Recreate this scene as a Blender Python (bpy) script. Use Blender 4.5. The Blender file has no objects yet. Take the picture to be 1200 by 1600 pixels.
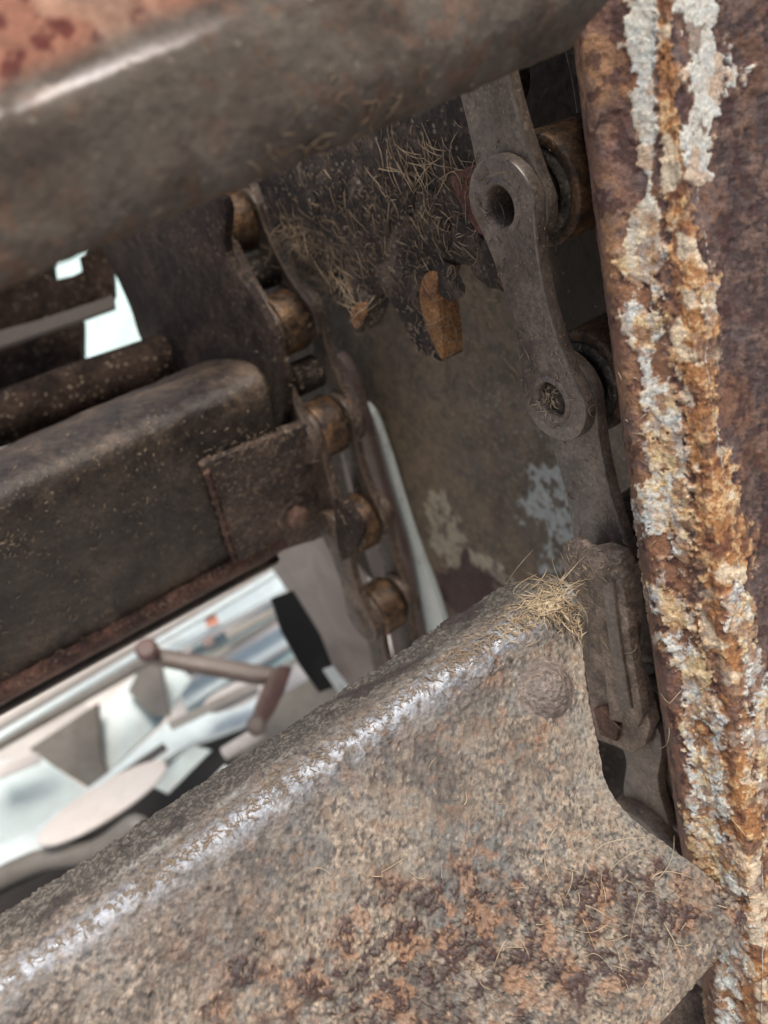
import bpy, bmesh, math, random
import numpy as np
from mathutils import Vector, Matrix

random.seed(7)
rng = np.random.default_rng(7)
scene = bpy.context.scene
C = scene.collection
V = lambda *a: np.array(a, float)
def nrm(v):
    v = np.asarray(v, float); return v/np.linalg.norm(v)

# ------------------------------------------------------------------ camera
W0, H0, FPX = 1200., 1600., 1500.
UP = nrm(V(-.12, .74, .62))                 # world up, seen from the camera
wx = nrm(V(1, 0, 0) - UP*UP[0]); wy = np.cross(UP, wx)
ROT = np.array([wx, wy, UP])                # camera space -> world space
CAM = V(0, 0, 1.15)
def w(p):                                   # camera-space point(s) -> world
    return np.asarray(p, float) @ ROT.T + CAM
cd = bpy.data.cameras.new('camera'); cam = bpy.data.objects.new('camera', cd); C.objects.link(cam)
M4 = Matrix.Identity(4)
for i in range(3):
    for j in range(3): M4[i][j] = ROT[i][j]
    M4[i][3] = CAM[i]
cam.matrix_world = M4
cd.sensor_fit = 'VERTICAL'; cd.sensor_height = 24; cd.lens = 24*FPX/H0
cd.clip_start = .005; cd.clip_end = 400
cd.dof.use_dof = True; cd.dof.focus_distance = .205; cd.dof.aperture_fstop = 11
scene.camera = cam

# ------------------------------------------------------------------ light
SUN = nrm(V(-.04, .70, .71))                # direction towards the sun, camera space
SW = ROT @ SUN
world = bpy.data.worlds.new('World'); scene.world = world; world.use_nodes = True
nt = world.node_tree; bg = nt.nodes['Background']
sky = nt.nodes.new('ShaderNodeTexSky'); sky.sky_type = 'NISHITA'; sky.sun_disc = False
sky.sun_elevation = math.asin(SW[2]); sky.sun_rotation = math.atan2(SW[0], SW[1])
sky.dust_density = 7.0; sky.air_density = 1.0; sky.ozone_density = 1.0
bg.inputs[1].default_value = .11
nt.links.new(sky.outputs[0], bg.inputs[0])
sd = bpy.data.lights.new('sun', 'SUN'); sun = bpy.data.objects.new('sun', sd); C.objects.link(sun)
sd.energy = 2.2; sd.angle = math.radians(26); sd.color = (1, .94, .86)
sun.rotation_euler = Vector(SW).to_track_quat('Z', 'Y').to_euler()
scene.view_settings.view_transform = 'Standard'; scene.view_settings.look = 'None'
scene.view_settings.exposure = .68; scene.view_settings.gamma = 1
scene.render.engine = 'CYCLES'

# ------------------------------------------------------------------ frame of the machine
A = nrm(V(.784, .435, -.441))               # axis of pins, rollers and slats (away from camera)
def ray(x, y): return V((x-600)/FPX, (800-y)/FPX, -1.)
def P(x, y, d): return ray(x, y)*d
P1 = P(783, 322, .200); C0 = P1 @ A
def on_c(x, y, c):                          # pixel -> plane {p.A = c}
    r = ray(x, y); return r*(c/(r @ A))
class Plane:
    def __init__(s, o, e1, e2):
        s.o = o; s.e1 = nrm(e1); n = nrm(np.cross(e1, e2))
        s.e2 = np.cross(n, s.e1)
        if n @ o > 0: n = -n                # n faces the camera
        s.n = n
    def hit(s, x, y, off=0.):
        r = ray(x, y); return r*(((s.o+s.n*off) @ s.n)/(r @ s.n))
    def uv(s, p): return (p-s.o) @ s.e1, (p-s.o) @ s.e2
    def xyz(s, u, v, h=0.): return s.o + s.e1*u + s.e2*v + s.n*h
def plane3(a, b, c): return Plane(a, b-a, c-a)
def plane_c(c, x=700, y=700): return Plane(on_c(x, y, c), on_c(x+100, y, c)-on_c(x, y, c), on_c(x, y+100, c)-on_c(x, y, c))

# ------------------------------------------------------------------ numeric noise
def _h(ix, iy, iz, seed):
    n = (ix*374761393 + iy*668265263 + iz*2147483647 + seed*974634777) & 0xffffffff
    n = ((n ^ (n >> 13))*1274126177) & 0xffffffff
    n = ((n ^ (n >> 16))*2246822519) & 0xffffffff
    return ((n ^ (n >> 15)) & 0xffffff)/float(0xffffff)
def vnoise(p, seed=0):
    i = np.floor(p).astype(np.int64); f = p-i; f = f*f*f*(f*(f*6-15)+10)
    r = 0
    for dx in (0, 1):
        for dy in (0, 1):
            for dz in (0, 1):
                wgt = (f[..., 0] if dx else 1-f[..., 0])*(f[..., 1] if dy else 1-f[..., 1])*(f[..., 2] if dz else 1-f[..., 2])
                r = r + wgt*_h(i[..., 0]+dx, i[..., 1]+dy, i[..., 2]+dz, seed)
    return r
ROTN = np.array([[.36, .48, -.8], [-.8, .6, 0], [.48, .64, .6]])
def fbm(p, scale, octv=4, seed=0, gain=.5):
    q = p*scale; a = 1.; s = 0.; t = 0.
    for k in range(octv):
        s = s + a*vnoise(q, seed+k*17); t += a; a *= gain; q = (q @ ROTN)*2.03+11.3
    return s/t
def worley(p, scale, seed=0):               # distance to the nearest feature point, and its id
    q = p*scale; i = np.floor(q).astype(np.int64); best = np.full(q.shape[:-1], 9.); bid = np.zeros(q.shape[:-1])
    for dx in (-1, 0, 1):
        for dy in (-1, 0, 1):
            for dz in (-1, 0, 1):
                jx, jy, jz = i[..., 0]+dx, i[..., 1]+dy, i[..., 2]+dz
                fx = jx+_h(jx, jy, jz, seed+1); fy = jy+_h(jx, jy, jz, seed+2); fz = jz+_h(jx, jy, jz, seed+3)
                d = np.sqrt((q[..., 0]-fx)**2+(q[..., 1]-fy)**2+(q[..., 2]-fz)**2)
                m = d < best; best = np.where(m, d, best); bid = np.where(m, _h(jx, jy, jz, seed+4), bid)
    return best, bid
def ss(x, a, b):
    t = np.clip((x-a)/(b-a), 0, 1); return t*t*(3-2*t)
def mixc(c, k, m): return c*(1-m[..., None]) + np.asarray(k, float)*m[..., None]
def srgb(r, g, b):
    f = lambda v: (v/255/12.92) if v/255 < .04045 else ((v/255+.055)/1.055)**2.4
    return (f(r), f(g), f(b))

# ------------------------------------------------------------------ materials
class NB:
    def __init__(s, name):
        s.m = bpy.data.materials.new(name); s.m.use_nodes = True; s.t = s.m.node_tree
        s.b = s.t.nodes['Principled BSDF']; s.tc = s.t.nodes.new('ShaderNodeTexCoord')
    def n(s, typ, **kw):
        x = s.t.nodes.new(typ)
        for k, v in kw.items(): setattr(x, k, v)
        return x
    def l(s, a, b): s.t.links.new(a, b)
    def noise(s, scale, detail=6, rough=.6, dist=0., vec=None, stretch=None):
        x = s.n('ShaderNodeTexNoise'); x.inputs['Scale'].default_value = scale; x.inputs['Detail'].default_value = detail
        x.inputs['Roughness'].default_value = rough; x.inputs['Distortion'].default_value = dist
        s.l(vec or s.tc.outputs['Object'], x.inputs['Vector']); return x.outputs['Fac']
    def vor(s, scale, feature='F1', out='Distance'):
        x = s.n('ShaderNodeTexVoronoi'); x.feature = feature; x.inputs['Scale'].default_value = scale
        s.l(s.tc.outputs['Object'], x.inputs['Vector']); return x.outputs[out]
    def ramp(s, fac, stops):
        x = s.n('ShaderNodeValToRGB'); e = x.color_ramp.elements
        while len(e) < len(stops): e.new(.5)
        for k, (p, c) in enumerate(stops):
            e[k].position = p; e[k].color = (*c, 1) if hasattr(c, '__len__') else (c, c, c, 1)
        s.l(fac, x.inputs[0]); return x.outputs[0]
    def mix(s, fac, a, b, mode='MIX'):
        x = s.n('ShaderNodeMix', data_type='RGBA', blend_type=mode)
        if isinstance(fac, (int, float)): x.inputs[0].default_value = fac
        else: s.l(fac, x.inputs[0])
        for k, v in ((6, a), (7, b)):
            if isinstance(v, tuple): x.inputs[k].default_value = (*v, 1)
            else: s.l(v, x.inputs[k])
        return x.outputs[2]
    def math(s, op, a, b=0.):
        x = s.n('ShaderNodeMath', operation=op)
        for k, v in ((0, a), (1, b)):
            if isinstance(v, (int, float)): x.inputs[k].default_value = v
            else: s.l(v, x.inputs[k])
        return x.outputs[0]
    def bump(s, h, dist, strength=1., prev=None):
        x = s.n('ShaderNodeBump'); x.inputs['Distance'].default_value = dist; x.inputs['Strength'].default_value = strength
        s.l(h, x.inputs['Height'])
        if prev is not None: s.l(prev, x.inputs['Normal'])
        return x.outputs[0]

def metal(name, cols, scale=60, rough=(.45, .8), bump=.0004, fine=900, speck=(.30, .24, .17), speck_amt=.5, rustc=None, rust=.5, metallic=0., spec=.35, grain=.85):
    """grimy iron: broad colour patches, fine grain, rust blooms and chaff specks, small pits"""
    b = NB(name)
    big = b.noise(scale, 9, .68, .3); fn = b.noise(fine, 5, .7); mid = b.noise(scale*4, 8, .7)
    col = b.ramp(big, [(.37, cols[0]), (.50, cols[1]), (.63, cols[2])])
    if rustc:
        rm = b.ramp(mid, [(1-rust, 0.), (1-rust+.12, 1.)])
        col = b.mix(rm, col, rustc)
    g = b.ramp(fn, [(.32, .35), (.5, 1.), (.68, 1.9)])
    col = b.mix(grain, col, g, 'MULTIPLY')
    md = b.noise(scale*9, 6, .72); col = b.mix(.8, col, b.ramp(md, [(.36, (.5, .5, .5)), (.5, (1, 1, 1)), (.64, (1.5, 1.42, 1.32))]), 'MULTIPLY')
    if speck_amt:
        vd = b.vor(fine*.55); sn = b.noise(scale*1.7, 4, .6)
        sm = b.math('MULTIPLY', b.ramp(vd, [(.16, 1.), (.30, 0.)]), b.ramp(sn, [(.42, 0.), (.56, 1.)]))
        col = b.mix(b.math('MULTIPLY', sm, speck_amt), col, speck)
    b.l(col, b.b.inputs['Base Color'])
    rr = b.n('ShaderNodeMapRange'); rr.inputs[1].default_value = .3; rr.inputs[2].default_value = .7
    rr.inputs[3].default_value = rough[0]; rr.inputs[4].default_value = rough[1]
    b.l(mid, rr.inputs[0]); b.l(rr.outputs[0], b.b.inputs['Roughness'])
    b.b.inputs['Metallic'].default_value = metallic; b.b.inputs['Specular IOR Level'].default_value = spec
    n1 = b.bump(mid, bump*1.6, .9); n2 = b.bump(fn, bump*.7, .9, n1)
    b.l(n2, b.b.inputs['Normal'])
    return b.m

def painted(name, bump=.00025, fine=1400, var=.75, spec=.4):
    """surface whose rust / paint / dust layout is stored per vertex; the nodes add grain"""
    b = NB(name)
    at = b.n('ShaderNodeAttribute', attribute_name='col'); ar = b.n('ShaderNodeAttribute', attribute_name='rgh')
    fn = b.noise(fine, 6, .75); f2 = b.noise(fine*.33, 5, .7)
    g = b.ramp(fn, [(.25, .42), (.5, 1.), (.78, 1.75)])
    col = b.mix(var, at.outputs['Color'], g, 'MULTIPLY')
    g2 = b.ramp(f2, [(.3, (.72, .70, .70)), (.5, (1, 1, 1)), (.7, (1.3, 1.2, 1.1))])
    col = b.mix(.7, col, g2, 'MULTIPLY')
    b.l(col, b.b.inputs['Base Color']); b.l(ar.outputs['Fac'], b.b.inputs['Roughness'])
    am = b.n('ShaderNodeAttribute', attribute_name='met'); b.l(am.outputs['Fac'], b.b.inputs['Metallic'])
    b.b.inputs['Specular IOR Level'].default_value = spec
    n1 = b.bump(f2, bump*2.2, 1.); n2 = b.bump(fn, bump, 1., n1); b.l(n2, b.b.inputs['Normal'])
    return b.m

def plain(name, col, rough=.5, dirt=.3, scale=30, dirtc=(.10, .08, .06), bump=.0003, metallic=0.):
    b = NB(name); n = b.noise(scale, 8, .65, .4); f = b.noise(scale*14, 4, .6)
    c = b.mix(b.ramp(n, [(.62-dirt*.6, 0.), (.85-dirt*.3, 1.)]), col, dirtc)
    c = b.mix(.3, c, b.ramp(f, [(.3, .7), (.6, 1.15)]), 'MULTIPLY')
    b.l(c, b.b.inputs['Base Color']); b.b.inputs['Roughness'].default_value = rough; b.b.inputs['Metallic'].default_value = metallic
    b.l(b.bump(n, bump, .8), b.b.inputs['Normal']); return b.m

M = {}
M['chain'] = metal('greasy_chain_steel', [(.060, .047, .039), (.105, .083, .067), (.16, .128, .104)], 90, (.24, .52), .00008, 1500, speck_amt=.5, rustc=(.15, .08, .045), rust=.40, grain=.35, spec=.55)
M['far_chain'] = metal('oily_brown_chain', [(.030, .022, .018), (.065, .045, .033), (.12, .085, .062)], 70, (.30, .6), .0003, 1000, speck_amt=.2, rustc=(.15, .065, .028), rust=.40)
M['roller'] = metal('amber_oiled_roller', [(.018, .013, .010), (.075, .042, .022), (.18, .10, .045)], 210, (.2, .5), .00022, 1300, speck_amt=.2, rustc=(.035, .020, .013), rust=.46, metallic=.3, spec=.6)
M['dark'] = metal('black_grease', [(.010, .008, .007), (.022, .018, .015), (.04, .032, .026)], 80, (.4, .7), .0002, 900, speck_amt=.3, spec=.1)
M['roller_end'] = metal('grey_greasy_roller_end', [(.02, .018, .016), (.05, .045, .038), (.13, .115, .09)], 160, (.25, .5), .0002, 1200, speck_amt=.5)
M['edge'] = plain('rubbed_steel_edge', (.20, .175, .15), .32, .45, 220, (.07, .055, .045), metallic=.35)
M['edge_far'] = plain('rubbed_brown_edge', (.12, .085, .06), .4, .45, 220, (.05, .035, .025))
M['bolt_rust'] = metal('rusty_bolt', [(.08, .045, .035), (.16, .09, .065), (.26, .17, .12)], 200, (.4, .6), .0004, 1200, speck_amt=.3)
M['tube'] = metal('sooty_brown_tube', [(.007, .005, .004), (.018, .012, .009), (.034, .023, .017)], 50, (.6, .85), .0005, 700, speck_amt=.35, spec=.06, grain=.6)
M['bare'] = plain('worn_bare_steel', (.45, .43, .40), .28, .2, 200, metallic=.9)
M['cast'] = metal('rough_cast_lug', [(.075, .056, .044), (.175, .135, .104), (.32, .25, .195)], 120, (.40, .7), .0003, 1300, spec=.45, grain=.5, speck_amt=.6, rustc=(.20, .10, .055), rust=.38)
M['sprocket'] = metal('grimy_sprocket', [(.008, .006, .005), (.026, .018, .014), (.095, .068, .052)], 110, (.4, .8), .0007, 800, speck_amt=.8, speck=(.24, .20, .15), rustc=(.075, .028, .018), rust=.38)
M['tooth_rust'] = metal('orange_rust_flank', [(.10, .04, .016), (.22, .10, .035), (.33, .17, .06)], 150, (.4, .7), .0005, 1500, speck_amt=.5, rustc=(.10, .035, .02), rust=.4)
M['red_rust'] = metal('dark_red_rust', [(.05, .018, .014), (.10, .035, .025), (.14, .055, .04)], 150, (.4, .7), .0005, 1500, speck_amt=.5)
M['mid_slat'] = metal('dark_dusty_channel', [(.014, .010, .008), (.036, .026, .019), (.078, .056, .039)], 45, (.28, .52), .0004, 900, speck_amt=.2, spec=.36, grain=.6, speck=(.26, .21, .15), rustc=(.085, .045, .034), rust=.36)
M['lip'] = metal('rusty_lip', [(.03, .016, .013), (.075, .036, .026), (.13, .07, .05)], 90, (.5, .8), .0006, 800, speck_amt=.4)
M['end_plate'] = metal('rust_brown_plate', [(.036, .026, .022), (.075, .052, .041), (.135, .095, .07)], 90, (.45, .8), .0007, 800, speck_amt=.9, rustc=(.13, .055, .035), rust=.42)
M['wing'] = metal('dark_brown_wing_plate', [(.014, .010, .009), (.028, .020, .017), (.055, .038, .029)], 60, (.45, .8), .0004, 600, spec=.12, grain=.6, speck_amt=.2, rustc=(.09, .05, .025), rust=.36)
M['painted'] = painted('peeling_paint_over_rust')
M['slatpaint'] = painted('pitted_dusty_rust', .00022, 1500, .8, .75)
M['wallpaint'] = painted('dusty_painted_sheet', .00012, 900, .65, .18)
M['topslat'] = painted('grey_brown_scale', .0003, 420, .55, .08)
M['straw'] = plain('dry_straw', (.50, .40, .26), .6, .45, 260, (.20, .14, .08))
M['straw2'] = plain('brown_straw', (.36, .27, .17), .7, .4, 260, (.16, .11, .07))
M['hay_dark'] = plain('grimy_hay', (.14, .095, .055), .7, .2, 300, (.09, .06, .03))
M['chaff'] = plain('pale_chaff', (.25, .19, .13), .7, .2, 300, (.16, .12, .08))
M['blue'] = plain('pale_blue_paint', (.26, .34, .35), .35, .25, 6, (.22, .18, .13))
M['white'] = plain('off_white_paint', (.55, .63, .63), .4, .12, 8, (.4, .36, .3))
M['pinkwhite'] = plain('dusty_white_disc', (.50, .47, .44), .5, .25, 25, (.45, .38, .32))
M['greyd'] = plain('dusty_grey_metal', (.16, .15, .13), .5, .35, 12, (.07, .055, .04))
M['black'] = plain('black_rubber', (.004, .004, .004), .9, .1, 12, (.03, .025, .02))
M['brown2'] = plain('dusty_strip', (.05, .042, .034), .8, .3, 30, (.04, .03, .025))
M['dim'] = plain('dim_grimy_steel', (.020, .016, .013), .8, .4, 30, (.009, .007, .006))
M['cyan'] = plain('pale_cyan_paint', (.42, .56, .55), .5, .2, 8, (.36, .42, .38))
M['brownbar'] = plain('brown_bar', (.14, .11, .09), .45, .4, 40, (.07, .04, .03))
M['redbar'] = plain('red_brown_bracket', (.11, .055, .045), .5, .3, 60, (.05, .03, .025))
M['orange'] = plain('faded_orange_paint', (.60, .22, .12), .5, .2, 20)
M['pinkpanel'] = plain('dusty_pinkish_sheet', (.27, .225, .20), .5, .38, 28, (.13, .10, .085))
M['rail'] = plain('purple_brown_rail', (.10, .068, .062), .5, .35, 60, (.05, .03, .028))
M['stripblue'] = plain('chipped_blue_strip', (.50, .55, .54), .45, .12, 60, (.12, .10, .09))
M['ground'] = plain('pale_concrete', (.42, .40, .37), .8, .4, 3, (.25, .22, .19), .003)

# ------------------------------------------------------------------ object helpers
def tag(o, label=None, cat=None, group=None, kind=None):
    if label: o['label'] = label
    if cat: o['category'] = cat
    if group: o['group'] = group
    if kind: o['kind'] = kind
    return o
def thing(name, p, label, cat, group=None):
    o = bpy.data.objects.new(name, None); C.objects.link(o); o.location = w(p); o.empty_display_size = .01
    return tag(o, label, cat, group)
def mesh(name, verts, faces, mat, parent=None, smooth=40, attrs=None):
    base = np.array(parent['_w']) if parent is not None and '_w' in parent else (np.array(parent.matrix_world.translation) if parent is not None else None)
    vs = w(np.asarray(verts, float))
    # world position of the parent chain (no rotations anywhere)
    off = np.zeros(3); q = parent
    while q is not None: off += np.array(q.location); q = q.parent
    loc = np.zeros(3)
    if parent is None: loc = vs.mean(0)
    m = bpy.data.meshes.new(name)
    m.from_pydata((vs-off-loc).tolist(), [], [list(map(int, f)) for f in faces])
    m.materials.append(mat)
    m.shade_smooth()
    if smooth < 180: m.set_sharp_from_angle(angle=math.radians(smooth))
    if attrs:
        for k, a in attrs.items():
            if a.ndim == 2:
                at = m.attributes.new(k, 'FLOAT_COLOR', 'POINT')
                c4 = np.ones((len(a), 4)); c4[:, :3] = a; at.data.foreach_set('color', c4.ravel())
            else:
                at = m.attributes.new(k, 'FLOAT', 'POINT'); at.data.foreach_set('value', a.ravel())
    o = bpy.data.objects.new(name, m); C.objects.link(o); o.location = loc
    if parent is not None: o.parent = parent
    return o
def catmull(pts, n=6, closed=True):
    pts = [np.asarray(p, float) for p in pts]; N = len(pts); out = []
    for i in range(N if closed else N-1):
        if closed: a, b, c, d = pts[i-1], pts[i], pts[(i+1) % N], pts[(i+2) % N]
        else: a, b, c, d = pts[max(i-1, 0)], pts[i], pts[i+1], pts[min(i+2, N-1)]
        for k in range(n):
            t = k/n
            out.append(.5*((2*b)+(c-a)*t+(2*a-5*b+4*c-d)*t*t+(3*b-a-3*c+d)*t**3))
    if not closed: out.append(pts[-1])
    return np.array(out)
def inset(loop, d):
    """move a closed 2D loop inwards by d"""
    n = len(loop); area = sum(loop[i][0]*loop[(i+1) % n][1]-loop[(i+1) % n][0]*loop[i][1] for i in range(n))
    s = 1 if area > 0 else -1; out = []
    for i in range(n):
        t = nrm(loop[(i+1) % n]-loop[i-1]+1e-12); out.append(loop[i]+s*d*np.array([-t[1], t[0]]))
    return np.array(out)
def slab(name, pl, loop, th, mat, parent=None, bevel=0., edge=None, holes=(), off=0., wobble=0., smooth=38, back=True):
    """plate: 2D outline (plane coords) extruded away from the camera; bevelled front rim; optional round-ish holes"""
    loop = np.asarray(loop, float)
    if wobble: loop = loop + rng.normal(0, wobble, loop.shape)
    vs = []; fs = []
    def ring(l, h):
        s = len(vs)
        for u, v in l: vs.append(pl.xyz(u, v, off+h))
        return list(range(s, s+len(l)))
    def bridge(a, b):
        n = len(a)
        for i in range(n): fs.append((a[i], a[(i+1) % n], b[(i+1) % n], b[i]))
    rings_front = []
    if bevel:
        r0 = ring(inset(loop, bevel), 0); r1 = ring(inset(loop, bevel*.3), -bevel*.3); r2 = ring(loop, -bevel); r3 = ring(loop, -th)
        bridge(r0, r1); bridge(r1, r2); nb = len(fs); bridge(r2, r3)
    else:
        r0 = ring(loop, 0); r3 = ring(loop, -th); bridge(r0, r3)
    hs = []
    for hl in holes:
        a = ring(hl, 0); b = ring(hl, -th); bridge(b, a); hs.append((a, b))
    def fill(outer, inners):
        bm = bmesh.new(); mp = {}; es = []
        for lp in [outer]+inners:
            bv = []
            for i in lp:
                v = bm.verts.new(vs[i]); mp[v] = i; bv.append(v)
            for i in range(len(bv)): es.append(bm.edges.new((bv[i], bv[(i+1) % len(bv)])))
        r = bmesh.ops.triangle_fill(bm, use_beauty=True, use_dissolve=False, edges=es, normal=Vector(pl.n))
        for f in bm.faces: fs.append(tuple(mp[v] for v in f.verts))
        bm.free()
    fill(r0, [h[0] for h in hs])
    if back: fill(r3, [h[1] for h in hs])
    o = mesh(name, vs, fs, mat, parent, smooth)
    if edge is not None and bevel:
        o.data.materials.append(edge)
        for q in range(nb): o.data.polygons[q].material_index = 1
    bm = bmesh.new(); bm.from_mesh(o.data); bmesh.ops.recalc_face_normals(bm, faces=bm.faces); bm.to_mesh(o.data); bm.free()
    o.data.set_sharp_from_angle(angle=math.radians(smooth))
    return o
def pixloop(pl, pts, n=5, off=0., closed=True, straight=False):
    q = np.array([pl.uv(pl.hit(x, y, off)) for x, y in pts])
    return q if straight else catmull(q, n)
def pixslab(name, pl, pts, th, mat, parent=None, off=0., n=5, straight=False, **kw):
    return slab(name, pl, pixloop(pl, pts, n, off, straight=straight), th, mat, parent, off=off, **kw)
def lathe(name, base, axis, prof, mat, parent=None, seg=40, e=None, smooth=35, jitter=0., arc=None):
    """revolve [(distance along axis, radius)...] about axis through base"""
    axis = nrm(axis); e = nrm(np.cross(axis, V(0, 1, .3) if e is None else e)); f = np.cross(axis, e)
    vs = []; fs = []; n = len(prof)
    for h, r in prof:
        for k in range(seg):
            a = 2*math.pi*k/seg; rr = r*(1+rng.normal(0, jitter) if jitter else 1)
            vs.append(base+axis*h+(e*math.cos(a)+f*math.sin(a))*rr)
    for i in range(n-1):
        for k in range(seg):
            fs.append((i*seg+k, i*seg+(k+1) % seg, (i+1)*seg+(k+1) % seg, (i+1)*seg+k))
    if prof[0][1] > 0: pass
    o = mesh(name, vs, fs, mat, parent, smooth)
    return o
def tube(path, r, seg=8, taper=None):
    path = np.asarray(path); n = len(path); vs = []; fs = []
    for i in range(n):
        t = nrm(path[min(i+1, n-1)]-path[max(i-1, 0)]); e = nrm(np.cross(t, V(.3, .2, .93))); f = np.cross(t, e)
        rr = r*(taper[i] if taper is not None else 1)
        for k in range(seg):
            a = 2*math.pi*k/seg; vs.append(path[i]+(e*math.cos(a)+f*math.sin(a))*rr)
    for i in range(n-1):
        for k in range(seg): fs.append((i*seg+k, i*seg+(k+1) % seg, (i+1)*seg+(k+1) % seg, (i+1)*seg+k))
    fs.append(tuple(range(seg))[::-1]); fs.append(tuple(range((n-1)*seg, n*seg)))
    return vs, fs
def grid_faces(nr, nc):
    i = np.arange(nr-1)[:, None]*nc + np.arange(nc-1)[None, :]
    i = i.ravel(); return np.stack([i, i+1, i+nc+1, i+nc], 1)
def grid_normals(G):
    du = np.gradient(G, axis=1); dv = np.gradient(G, axis=0); n = np.cross(du, dv)
    n /= np.linalg.norm(n, axis=-1, keepdims=True)+1e-12
    s = np.sign(-(n*G).sum(-1, keepdims=True)); s[s == 0] = 1
    if (s.mean() < 0): n = -n
    elif (s.mean() > 0): pass
    return n
def facing(G):
    n = grid_normals(G); 
    if (n*G).sum(-1).mean() > 0: n = -n
    return n
def pix_of(G):
    return 600+G[..., 0]/-G[..., 2]*FPX, 800-G[..., 1]/-G[..., 2]*FPX
def solid(o, th):
    m = o.modifiers.new('thickness', 'SOLIDIFY'); m.thickness = th; m.offset = -1; m.use_even_offset = False
def thicken(name_mesh, G2, n, th, faces, step=10):
    """front grid + rim skirt + coarse back sheet: a solid plate"""
    nr, nc = G2.shape[:2]; vs = list(G2.reshape(-1, 3)); extra_src = []
    idx = np.arange(nr*nc).reshape(nr, nc)
    rim = np.concatenate([idx[0, :], idx[1:, -1], idx[-1, :-1][::-1], idx[1:-1, 0][::-1]])
    base = nr*nc; sk = G2.reshape(-1, 3)[rim]-n.reshape(-1, 3)[rim]*th
    m = len(rim); f2 = np.array([(rim[i], rim[(i+1) % m], base+(i+1) % m, base+i) for i in range(m)])
    ri = np.unique(np.r_[np.arange(0, nr, step), nr-1]); ci = np.unique(np.r_[np.arange(0, nc, step), nc-1])
    bk = (G2-n*th)[np.ix_(ri, ci)]; b2 = base+m; f3 = grid_faces(len(ri), len(ci))[:, ::-1]+b2
    allv = np.concatenate([G2.reshape(-1, 3), sk, bk.reshape(-1, 3)])
    src = np.concatenate([np.arange(nr*nc), rim, idx[np.ix_(ri, ci)].ravel()])
    return allv, np.concatenate([faces, f2, f3]), src
def orient(faces, verts):
    """flip so normals face the camera (so that solidify grows away from it)"""
    v = np.asarray(verts); f = faces
    a, b, c = v[f[:, 0]], v[f[:, 1]], v[f[:, 2]]
    n = np.cross(b-a, c-a); s = (n*-a).sum(1).sum()
    return f if s > 0 else f[:, ::-1]

# ------------------------------------------------------------------ ground (setting)
g = []
gz = np.linalg.inv(ROT)
S = 60.
gv = [(-S, -S, 0), (S, -S, 0), (S, S, 0), (-S, S, 0)]
me = bpy.data.meshes.new('ground'); me.from_pydata(gv, [], [(0, 1, 2, 3)]); me.materials.append(M['ground'])
go = bpy.data.objects.new('ground', me); C.objects.link(go); tag(go, kind='structure')

# ------------------------------------------------------------------ near foreground slat (top, out of focus)
def loft(startp, endp, nr, nc, power=1.):
    """two 3D polylines (same count) -> grid [row, col]"""
    a = catmull(startp, max(1, nr//(len(startp)-1)), False); b = catmull(endp, max(1, nr//(len(endp)-1)), False)
    t = np.linspace(0, 1, nc)[None, :, None]**power
    return a[:, None, :]*(1-t)+b[:, None, :]*t
def build_top_slat():
    t = thing('conveyor_slat', P(300, 200, .1), 'large out-of-focus grey brown slat crossing the top of the picture above the chains', 'slat', 'rusty cross slats of the conveyor')
    # rows: top flange (reddish) -> bend -> face -> lower edge
    st = [P(-420, 40, .112), P(-420, 200, .100), P(-420, 330, .0950), P(-420, 366, .0945), P(-420, 420, .0948), P(-420, 560, .0975), P(-420, 610, .098), P(-420, 632, .100)]
    en = [P(760, -560, .170), P(800, -420, .158), P(845, -210, .150), P(885, -165, .147), P(920, -135, .147), P(985, -60, .148), P(905, 58, .150), P(893, 75, .152)]
    G = loft(st, en, 210, 420)
    # lower edge follows the slightly bowed traced line
    n = facing(G); px, py = pix_of(G)
    h = fbm(G, 160, 5, 3)-.5; h2 = fbm(G, 900, 3, 5)-.5
    G = G + n*(h*.0007+h2*.0003)[..., None]
    r = np.linspace(0, 1, G.shape[0])[:, None]*np.ones((1, G.shape[1]))
    p = G.reshape(-1, 3)
    n1 = fbm(p, 130, 5, 21); n2 = fbm(p, 420, 4, 33); n3 = fbm(p, 60, 4, 55)
    R = r.ravel()
    col = np.ones((len(p), 3))*V(.145, .122, .103)
    col = mixc(col, (.185, .168, .146), ss(n1, .45, .62)*.8)
    col = mixc(col, (.21, .13, .095), ss(n2, .56, .66)*ss(n3, .42, .6)*.6)
    col = mixc(col, (.055, .050, .046), ss(n1, .44, .36)*.45)
    wd, wi = worley(p, 520, 9)
    col = mixc(col, (.42, .38, .32), ss(wd, .30, .15)*(wi > .9)*.6)
    top = ss(R, .30+.0, .24)
    rc = mixc(np.ones((len(p), 3))*V(.24, .12, .085), (.10, .035, .03), ss(n2, .50, .60))
    rc = mixc(rc, (.34, .22, .16), ss(n1, .52, .64)*.7)
    col = col*(1-top[:, None])+rc*top[:, None]
    # highlight along the bend, painted in as pale blotches
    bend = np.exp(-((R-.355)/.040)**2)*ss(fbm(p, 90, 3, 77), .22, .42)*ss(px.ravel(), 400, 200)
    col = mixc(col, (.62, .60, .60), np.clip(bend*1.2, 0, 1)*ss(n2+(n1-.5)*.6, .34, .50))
    rg = .85+.2*(n1-.5)-np.clip(bend,0,1)*.05
    col = mixc(col, (.085, .072, .062), ss(fbm(p, 40, 3, 88), .45, .6)*.4)
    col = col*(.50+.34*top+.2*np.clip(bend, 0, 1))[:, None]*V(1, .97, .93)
    f = orient(grid_faces(*G.shape[:2]), p)
    o = mesh('slat_body', p, f, M['topslat'], t, 180, {'col': col, 'rgh': rg})
    solid(o, .004)
build_top_slat()

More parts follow.
